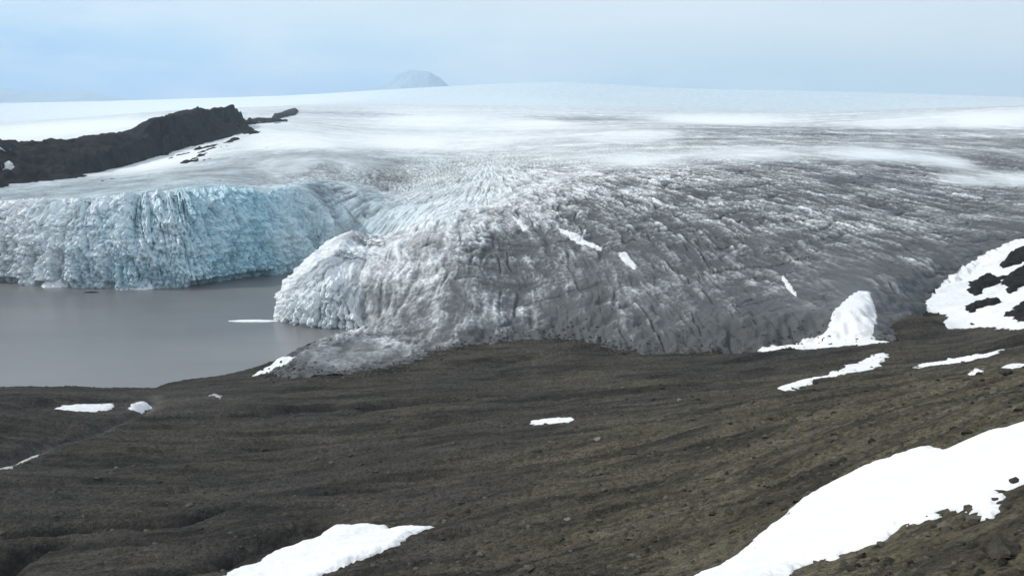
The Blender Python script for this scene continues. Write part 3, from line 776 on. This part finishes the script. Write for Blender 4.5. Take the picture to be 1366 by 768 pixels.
for poly, lab, m, th in (
    ([(704, 564), (722, 560), (750, 557), (770, 556), (771, 561), (750, 566), (725, 569), (706, 568)], 'small isolated snow lens alone in the middle of the brown moraine', M_snow, .6),
    ([(1005, 469), (1020, 462), (1070, 455), (1100, 445), (1108, 420), (1120, 406), (1140, 388), (1163, 388), (1166, 405), (1174, 430), (1166, 445), (1170, 454), (1194, 458), (1185, 463), (1100, 466), (1050, 470), (1020, 475)], 'triangular snow patch climbing the foot of the grey glacier tongue', M_snow, 1.1),
    ([(1030, 522), (1050, 514), (1092, 504), (1120, 494), (1145, 484), (1172, 473), (1190, 475), (1180, 489), (1150, 497), (1122, 505), (1090, 512), (1070, 521), (1045, 527)], 'bent snow streak below the triangular snow patch at the glacier foot', M_snow, .6),
    ([(1207, 491), (1232, 485), (1262, 480), (1300, 473), (1334, 467), (1344, 471), (1320, 478), (1290, 485), (1250, 491), (1215, 497)], 'long thin straight snow streak right of the bent streak', M_snow, .6),
    ([(1286, 503), (1298, 497), (1318, 496), (1316, 504), (1300, 507), (1288, 509)], 'small snow scrap below the long straight streak', M_snow, .5),
    ([(1324, 497), (1340, 490), (1366, 487), (1400, 482), (1400, 490), (1366, 496), (1345, 500), (1330, 502)], 'flat snow strip at the right edge above the olive slope', M_snow, .5),
    ([(1231, 410), (1238, 393), (1256, 375), (1282, 354), (1322, 332), (1366, 319), (1440, 300), (1460, 420), (1400, 440), (1366, 442), (1320, 440), (1290, 446), (1258, 452), (1256, 436), (1262, 425), (1250, 418)], 'broad curved snowfield with black rocks, right of the glacier tongue', M_snow, 1.0),
    ([(58, 549), (75, 543), (100, 540), (130, 541), (156, 540), (158, 545), (130, 549), (90, 551)], 'narrow snow strip behind the near lakeshore bank', M_snow, .6),
    ([(166, 546), (174, 539), (185, 532), (204, 532), (206, 538), (196, 545), (178, 548)], 'stubby snow patch beside the lake outlet', M_snow, .6),
    ([(332, 498), (345, 490), (362, 482), (394, 473), (398, 478), (378, 489), (352, 497), (338, 500)], 'slanted snow sliver on the shore below the white ice snout', M_snow, .6),
    ([(-30, 618), (0, 614), (30, 609), (56, 606), (56, 612), (24, 621), (0, 627), (-30, 630)], 'dull grey snow streak at the far left edge', M_grey_snow, .4),
    ([(272, 527), (288, 523), (299, 530), (296, 535), (284, 531)], 'faint grey snow scrap right of the lake outlet', M_grey_snow, .4),
):
    tag(patch('snow_patch', poly, m, th * .5, 2.0, 1.3), lab, 'snow patch', SP)
SG = 'snow slivers lying in grooves of the glacier tongue'
for poly, lab in (
    ([(742, 303), (755, 304), (772, 313), (790, 321), (806, 330), (802, 336), (785, 330), (765, 321), (750, 312)], 'longest white snow sliver on the grey debris tongue'),
    ([(822, 337), (834, 336), (843, 346), (852, 356), (848, 364), (838, 356), (828, 348)], 'short thick white snow sliver just below the longest one'),
    ([(1041, 365), (1050, 369), (1056, 380), (1066, 391), (1060, 395), (1050, 385), (1043, 376)], 'lone snow sliver on the dark right half of the tongue'),
    ([(680, 288), (692, 289), (700, 297), (708, 306), (700, 309), (690, 300)], 'topmost white snow sliver near the glacier crest')):
    tag(patch('snow_sliver', poly, M_sliver, .3, 1.5, 1.0, step_a=.0006, step_d=.0018), lab, 'snow patch', SG)

# ------------------------------------------------------------------ rocks
def ico(sub):
    import bmesh
    bm = bmesh.new(); bmesh.ops.create_icosphere(bm, subdivisions=sub, radius=1)
    v = np.array([p.co[:] for p in bm.verts]); f = np.array([[q.index for q in p.verts] for p in bm.faces]); bm.free()
    return v, f
ICO3, ICO1 = ico(4), ico(1)
def n3(v, s, seed): return (perlin(v[:, 0] * s + 5, v[:, 1] * s + v[:, 2] * s * .7, seed) + perlin(v[:, 1] * s - 3, v[:, 2] * s - v[:, 0] * s * .6, seed + 1) + perlin(v[:, 2] * s + 9, v[:, 0] * s + v[:, 1] * s * .5, seed + 2)) / 2
def rock(name, x, y, size, seed, mat, sq=(1, 1, .7), z=None, sink=.35):
    v, f = ICO3; rng = np.random.RandomState(seed)
    v = v.copy()
    for _ in range(9):                                      # fracture planes
        n = rng.normal(size=3); n /= np.linalg.norm(n); c = rng.uniform(.45, .8)
        t = np.maximum(v @ n - c, 0); v = v - t[:, None] * n
    v = v * (1 + .22 * n3(v, 1.6, seed)[:, None] + .08 * n3(v, 5, seed + 7)[:, None])
    a = rng.uniform(0, 6.28); v = v * np.array(sq)
    v = np.stack([v[:, 0] * math.cos(a) - v[:, 1] * math.sin(a), v[:, 0] * math.sin(a) + v[:, 1] * math.cos(a), v[:, 2]], 1) if sq[0] == sq[1] else v
    o = mesh_np(name, v * size, f, mat, smooth=False)
    zz = float(surf_full1(x, y)) if z is None else z
    o.location = (x, y, zz + size * sq[2] * (1 - sink * 2) * .5)
    return o
def surf_full1(x, y):
    a = np.array([x]); b = np.array([y])
    return max(g_full(a, b)[0], gl_full(a, b)[0])
def px2m(px, x, y): return px * math.hypot(x, y) / F

def rocks(L, label, group, mat, cat='boulder', name='boulder', sq=(1, 1, .75), sd=0):
    for i, (px, py, w) in enumerate(L):
        q = unproj([(px, py)], surf_smooth)[0]
        tag(rock(name, q[0], q[1], px2m(w, *q) * .5, sd + i * 3, mat, sq), label, cat, group)

rng = random.Random(3)
bank = []
for i in range(46):
    t = rng.random(); px = 850 + t * 500
    top = 738 - (px - 850) * .40 + 14 * math.sin(px * .03)
    bank.append((px, top - 26 - rng.random() * 55 * (1 - .3 * t), 4 + 8 * rng.random() ** 2))
rocks(bank, 'small dark boulder on the olive slope along the upper edge of the snow bank', 'boulders along the largest snow bank', M_boulder, sd=100)
rocks([(852, 723, 13)], 'lone dark boulder on the brown slope left of the largest snow bank', 'lone boulders on the brown slope', M_boulder, sd=300)
rocks([(820, 728, 9)], 'smaller dark boulder just left of the lone dark boulder on the slope', 'lone boulders on the brown slope', M_boulder, sd=310)
rocks([(797, 593, 11)], 'pale boulder on the brown moraine below the isolated snow lens', 'pale boulders', M_pale, sd=320)
rocks([(757, 704, 11)], 'pale boulder low on the brown slope near the lone dark boulder', 'pale boulders', M_pale, sd=330)
rocks([(906, 536, 9)], 'pale small boulder on the moraine right of the isolated snow lens', 'pale boulders', M_pale, sd=335)
rocks([(657, 467, 13)], 'pale grey ice-dusted block at the foot of the debris tongue', 'pale boulders', M_block, sd=340, sq=(1, 1, .6))
rocks([(1343, 505, 20)], 'dark knobbly boulder on the skyline of the olive slope at the right edge', 'boulders on the right slope', M_boulder, sd=350)
low = []
for i in range(26):
    px = 1110 + rng.random() * 250; py = 752 - (px - 1110) * .16 + rng.random() * 45
    low.append((px, py, 7 + 14 * rng.random() ** 2))
rocks(low, 'rough grey-brown boulder on bare ground below the snow bank, lower right corner', 'boulders in the lower right corner', M_boulder, sd=400)
rocks([(1345, 742, 62)], 'biggest craggy dark rock in the bottom right corner', 'boulders in the lower right corner', M_boulder, sd=480, sq=(1, 1, .6))
# black rocks standing out of the curved snowfield
for poly, lab in (
    ([(1286, 392), (1292, 380), (1305, 374), (1318, 370), (1330, 374), (1342, 372), (1334, 384), (1318, 388), (1310, 398), (1294, 400)], 'rounded black rock outcrop in the upper part of the curved snowfield'),
    ([(1326, 356), (1338, 346), (1352, 338), (1380, 326), (1400, 350), (1370, 352), (1352, 358), (1336, 362)], 'black rock outcrop at the top right of the curved snowfield'),
    ([(1330, 384), (1345, 368), (1360, 358), (1395, 352), (1400, 385), (1366, 388), (1345, 396)], 'jagged black rock outcrop mid way down the curved snowfield by the right edge'),
    ([(1284, 416), (1296, 408), (1312, 402), (1330, 402), (1346, 406), (1330, 416), (1316, 414), (1304, 422), (1290, 424)], 'low black rock outcrop in the lower part of the curved snowfield'),
    ([(1338, 424), (1350, 412), (1366, 404), (1400, 400), (1400, 432), (1366, 434), (1350, 432)], 'black rock outcrop at the lower right edge of the curved snowfield'),
    ([(1280, 436), (1292, 430), (1300, 430), (1306, 436), (1294, 440)], 'smallest black rock at the bottom edge of the curved snowfield')):
    tag(patch('rock_outcrop', poly, M_black, 1.5, 2.5, 3.2, rocky=1.8, step_a=.0007, step_d=.002), lab, 'rock outcrop', 'rock outcrops in the curved snowfield')

tag(patch('rock_outcrop', [(362, 157), (376, 152), (390, 147), (399, 148), (396, 153), (384, 156), (370, 159)], M_ridge, 6, 9, 7, rocky=5, step_a=.0006, step_d=.003), 'small dark rock strip poking through snow at the right end of the black ridge', 'rock outcrop')

for poly, lab in (([(-14, 229), (2, 224), (16, 218), (23, 221), (14, 227), (0, 232)], 'small snow spot low on the black ridge at the left edge'),
                  ([(-10, 203), (4, 198), (18, 200), (10, 205)], 'tiny snow fleck near the top of the black ridge at the left edge')):
    tag(patch('snow_patch', poly, M_sliver, 1.5, 4, 3, surf=ridge_z, step_a=.0006, step_d=.002), lab, 'snow patch')

# loose stones of the near slope: too many to count
nrng = np.random.RandomState(5)
N = 20000
az = nrng.uniform(-.54, .54, N); d = np.exp(nrng.uniform(math.log(48), math.log(430), N))
x = d * np.sin(az); y = d * np.cos(az)
clump = sstep(-.25, .35, fbm(x / 22, y / 14, 3, 1301))
keep = nrng.rand(N) < np.clip((o_f(x, y) * .8 + .22) * (.25 + .75 * clump), 0, 1)
keep &= (psd(x, y, LAKE) < -6) & (psd(x, y, POLY) < -6)
x, y, d = x[keep], y[keep], d[keep]
v0, f0 = ICO1
sz = (.07 + .50 * nrng.rand(len(x)) ** 4) * (.8 + d / 260)
# rubble shed along the ice margin and the lake shore
ln, _ = resample(LANDLINE[5:-6], .5, 2); sh, _ = resample(LAKE[1:12], .8, 2)
ex = np.concatenate([ln[nrng.randint(0, len(ln), 3600)] + nrng.randn(3600, 2) * np.array([5, 8]), sh[nrng.randint(0, len(sh), 500)] + nrng.randn(500, 2) * 1.8])
x = np.concatenate([x, ex[:, 0]]); y = np.concatenate([y, ex[:, 1]])
sz = np.concatenate([sz, .16 + .75 * nrng.rand(3600) ** 3, .15 + .6 * nrng.rand(500) ** 3])
n = len(x)
V = v0[None] * (1 + .22 * nrng.randn(n, len(v0), 1)) * (sz[:, None] * np.stack([np.ones(n), nrng.uniform(.6, 1.4, n), nrng.uniform(.4, .8, n)], 1))[:, None, :]
V = V + np.stack([x, y, np.maximum(g_full(x, y), gl_full(x, y)) + sz * .1], 1)[:, None, :]
Fs = f0[None] + (np.arange(n) * len(v0))[:, None, None]
tone = np.repeat(nrng.rand(n) ** 1.6, len(v0))
t = NT('loose stones')
p_ = t.noise(t.pos(), 2.0, 4, .65)
c_ = t.mix(t.attr('tone'), t.mix(p_, (.022, .020, .016), (.060, .055, .042)), t.mix(p_, (.065, .060, .045), (.15, .14, .115)))
M_stone = t.out(c_, .95, .12)
tag(mesh_np('loose_stones', V.reshape(-1, 3), Fs.reshape(-1, 3), M_stone, {'tone': tone}, smooth=False), 'countless loose stones strewn over the brown slope', 'stones', kind='stuff')

# ------------------------------------------------------------------ fallen and floating ice
def ice_heap(px, py, w, h, dep, seed, label, group, name='ice_heap', mat=None):
    x, y = water(px, py)
    n = 110
    U, Vv = np.meshgrid(np.linspace(-1, 1, n), np.linspace(-1, 1, n))
    R = np.hypot(U, Vv) + .22 * fbm(U * 3, Vv * 3, 3, seed)
    prof = np.clip(1 - R, -.3, 1)
    Zh = h * np.sign(prof) * np.abs(prof) ** .9 + .28 * h * ridged(U * 5, Vv * 5, 3, seed + 3) * np.clip(prof * 3, 0, 1)
    o = mesh_np(name, np.stack([U * w / 2, Vv * dep / 2, Zh], -1).reshape(-1, 3), grid_faces(n, n), mat or M_heap, {'dirt': np.zeros(n * n), 'blue': np.zeros(n * n)})
    o.location = (x, y, 0)
    return tag(o, label, 'ice', group)
M_heap = mat_snow('fallen ice', .02, (.84, .88, .90))
IH = 'fallen ice at the foot of the calving cliff'
ice_heap(78, 381, 26, 10, 22, 1101, 'left heap of fallen white ice at the foot of the blue cliff', IH)
ice_heap(182, 384, 36, 9, 22, 1111, 'right heap of fallen white ice at the foot of the blue cliff', IH)
ice_heap(338, 428, 34, .8, 7, 1121, 'thin white strip of floating ice off the white snout', 'floating ice', 'floating_ice')
ice_heap(462, 436, 10, 3.2, 8, 1131, 'white ice block at the waterline below the white snout', 'floating ice', 'floating_ice')
ice_heap(122, 390, 13, .7, 5, 1141, 'dark floating ice chunk in front of the blue cliff', 'floating ice', 'floating_ice', M_black)

# ------------------------------------------------------------------ light, sky, air
EL, AZ = math.radians(36), math.radians(-88)                # sun to the left, a little ahead
sun = bpy.data.lights.new('sun', 'SUN'); sun.energy = 2.6; sun.angle = math.radians(1.0); sun.color = (1, .96, .90)
so = bpy.data.objects.new('sun', sun); COL.objects.link(so)
dirv = Vector((math.sin(AZ) * math.cos(EL), math.cos(AZ) * math.cos(EL), math.sin(EL)))
so.rotation_euler = dirv.to_track_quat('Z', 'Y').to_euler(); so.location = (-400, 200, 900)

W = bpy.data.worlds.new('World'); S.world = W; W.use_nodes = True
t = W.node_tree; t.nodes.clear()
def wn(ty, **k):
    n = t.nodes.new(ty)
    for a, b in k.items():
        if a in n.inputs: n.inputs[a].default_value = b
        else: setattr(n, a, b)
    return n
def wm(op, a, b, clamp=False):
    m = wn('ShaderNodeMath', operation=op); m.use_clamp = clamp
    for s, v in ((m.inputs[0], a), (m.inputs[1], b)):
        if isinstance(v, (int, float)): s.default_value = v
        else: t.links.new(v, s)
    return m.outputs[0]
def wramp(fac, stops):
    r = wn('ShaderNodeValToRGB'); e = r.color_ramp.elements
    while len(e) < len(stops): e.new(.5)
    for el, (p, c) in zip(e, stops): el.position = p; el.color = c + (1,)
    t.links.new(fac, r.inputs[0]); return r.outputs[0]
sky = wn('ShaderNodeTexSky', sky_type='NISHITA', sun_disc=False, sun_elevation=EL, sun_rotation=AZ % (2 * math.pi))
bg1 = wn('ShaderNodeBackground', Strength=.10); t.links.new(sky.outputs[0], bg1.inputs[0])
tc = wn('ShaderNodeTexCoord'); sep = wn('ShaderNodeSeparateXYZ'); t.links.new(tc.outputs['Generated'], sep.inputs[0])
mp = wn('ShaderNodeMapping'); mp.inputs['Scale'].default_value = (2.2, 2.2, 16); t.links.new(tc.outputs['Generated'], mp.inputs[0])
nz = wn('ShaderNodeTexNoise', Scale=1.6, Detail=5, Roughness=.5); t.links.new(mp.outputs[0], nz.inputs[0])
elev = wm('ADD', sep.outputs['Z'], wm('MULTIPLY', wm('SUBTRACT', nz.outputs['Fac'], .5), .075))
elev = wm('ADD', elev, wm('MULTIPLY', wm('ADD', sep.outputs['X'], .06), .13))
left = wramp(wm('ADD', wm('MULTIPLY', elev, 2.4), .2, True), [(.12, (.05, .23, .64)), (.21, (.13, .37, .77)), (.30, (.31, .54, .81)), (.40, (.53, .68, .79)), (.52, (.70, .77, .80)), (1.0, (.62, .68, .76))])
cl = wn('ShaderNodeTexNoise', Scale=1.1, Detail=6, Roughness=.55); mp2 = wn('ShaderNodeMapping'); mp2.inputs['Scale'].default_value = (3.2, 3.2, 11); mp2.inputs['Location'].default_value = (4, 2, 1)
t.links.new(tc.outputs['Generated'], mp2.inputs[0]); t.links.new(mp2.outputs[0], cl.inputs[0])
cm = wn('ShaderNodeMix', data_type='RGBA'); t.links.new(wm('MULTIPLY', wramp(cl.outputs['Fac'], [(.44, (0, 0, 0)), (.66, (1, 1, 1))]), .8), cm.inputs[0])
t.links.new(left, cm.inputs[6]); cm.inputs[7].default_value = (.78, .82, .85, 1); left = cm.outputs[2]
bg2 = wn('ShaderNodeBackground', Strength=1.0); t.links.new(left, bg2.inputs[0])
mx = wn('ShaderNodeMixShader'); mx.inputs[0].default_value = .85
t.links.new(bg1.outputs[0], mx.inputs[1]); t.links.new(bg2.outputs[0], mx.inputs[2])
wo = wn('ShaderNodeOutputWorld'); t.links.new(mx.outputs[0], wo.inputs[0])

# the air
hb = [(-31000, -31000, -20), (31000, -31000, -20), (31000, 31000, -20), (-31000, 31000, -20), (-31000, -31000, 1900), (31000, -31000, 1900), (31000, 31000, 1900), (-31000, 31000, 1900)]
hm = bpy.data.materials.new('air haze'); hm.use_nodes = True
ht = hm.node_tree; ht.nodes.clear()
pv = ht.nodes.new('ShaderNodeVolumePrincipled'); pv.inputs['Color'].default_value = (.67, .85, 1, 1); pv.inputs['Density'].default_value = 4.2e-5; pv.inputs['Anisotropy'].default_value = .2
ho = ht.nodes.new('ShaderNodeOutputMaterial'); ht.links.new(pv.outputs[0], ho.inputs['Volume'])
haze = mesh_np('haze', np.array(hb), np.array([[3, 2, 1, 0], [4, 5, 6, 7], [0, 1, 5, 4], [1, 2, 6, 5], [2, 3, 7, 6], [3, 0, 4, 7]]), hm, smooth=False)
tag(haze, kind='stuff')

# ------------------------------------------------------------------ camera and render settings
cam = bpy.data.cameras.new('camera'); cam.sensor_width = 36; cam.lens = 36 * F / 1366; cam.clip_start = .5; cam.clip_end = 90000
co = bpy.data.objects.new('camera', cam); COL.objects.link(co)
co.location = (0, 0, H); co.rotation_euler = (math.pi / 2 - PITCH, 0, 0)
S.camera = co
vs = S.view_settings; vs.view_transform = 'Standard'; vs.look = 'None'; vs.gamma = 1; vs.exposure = 0.22
S.cycles.use_denoising = True
S.cycles.volume_bounces = 1
S.cycles.max_bounces = 6
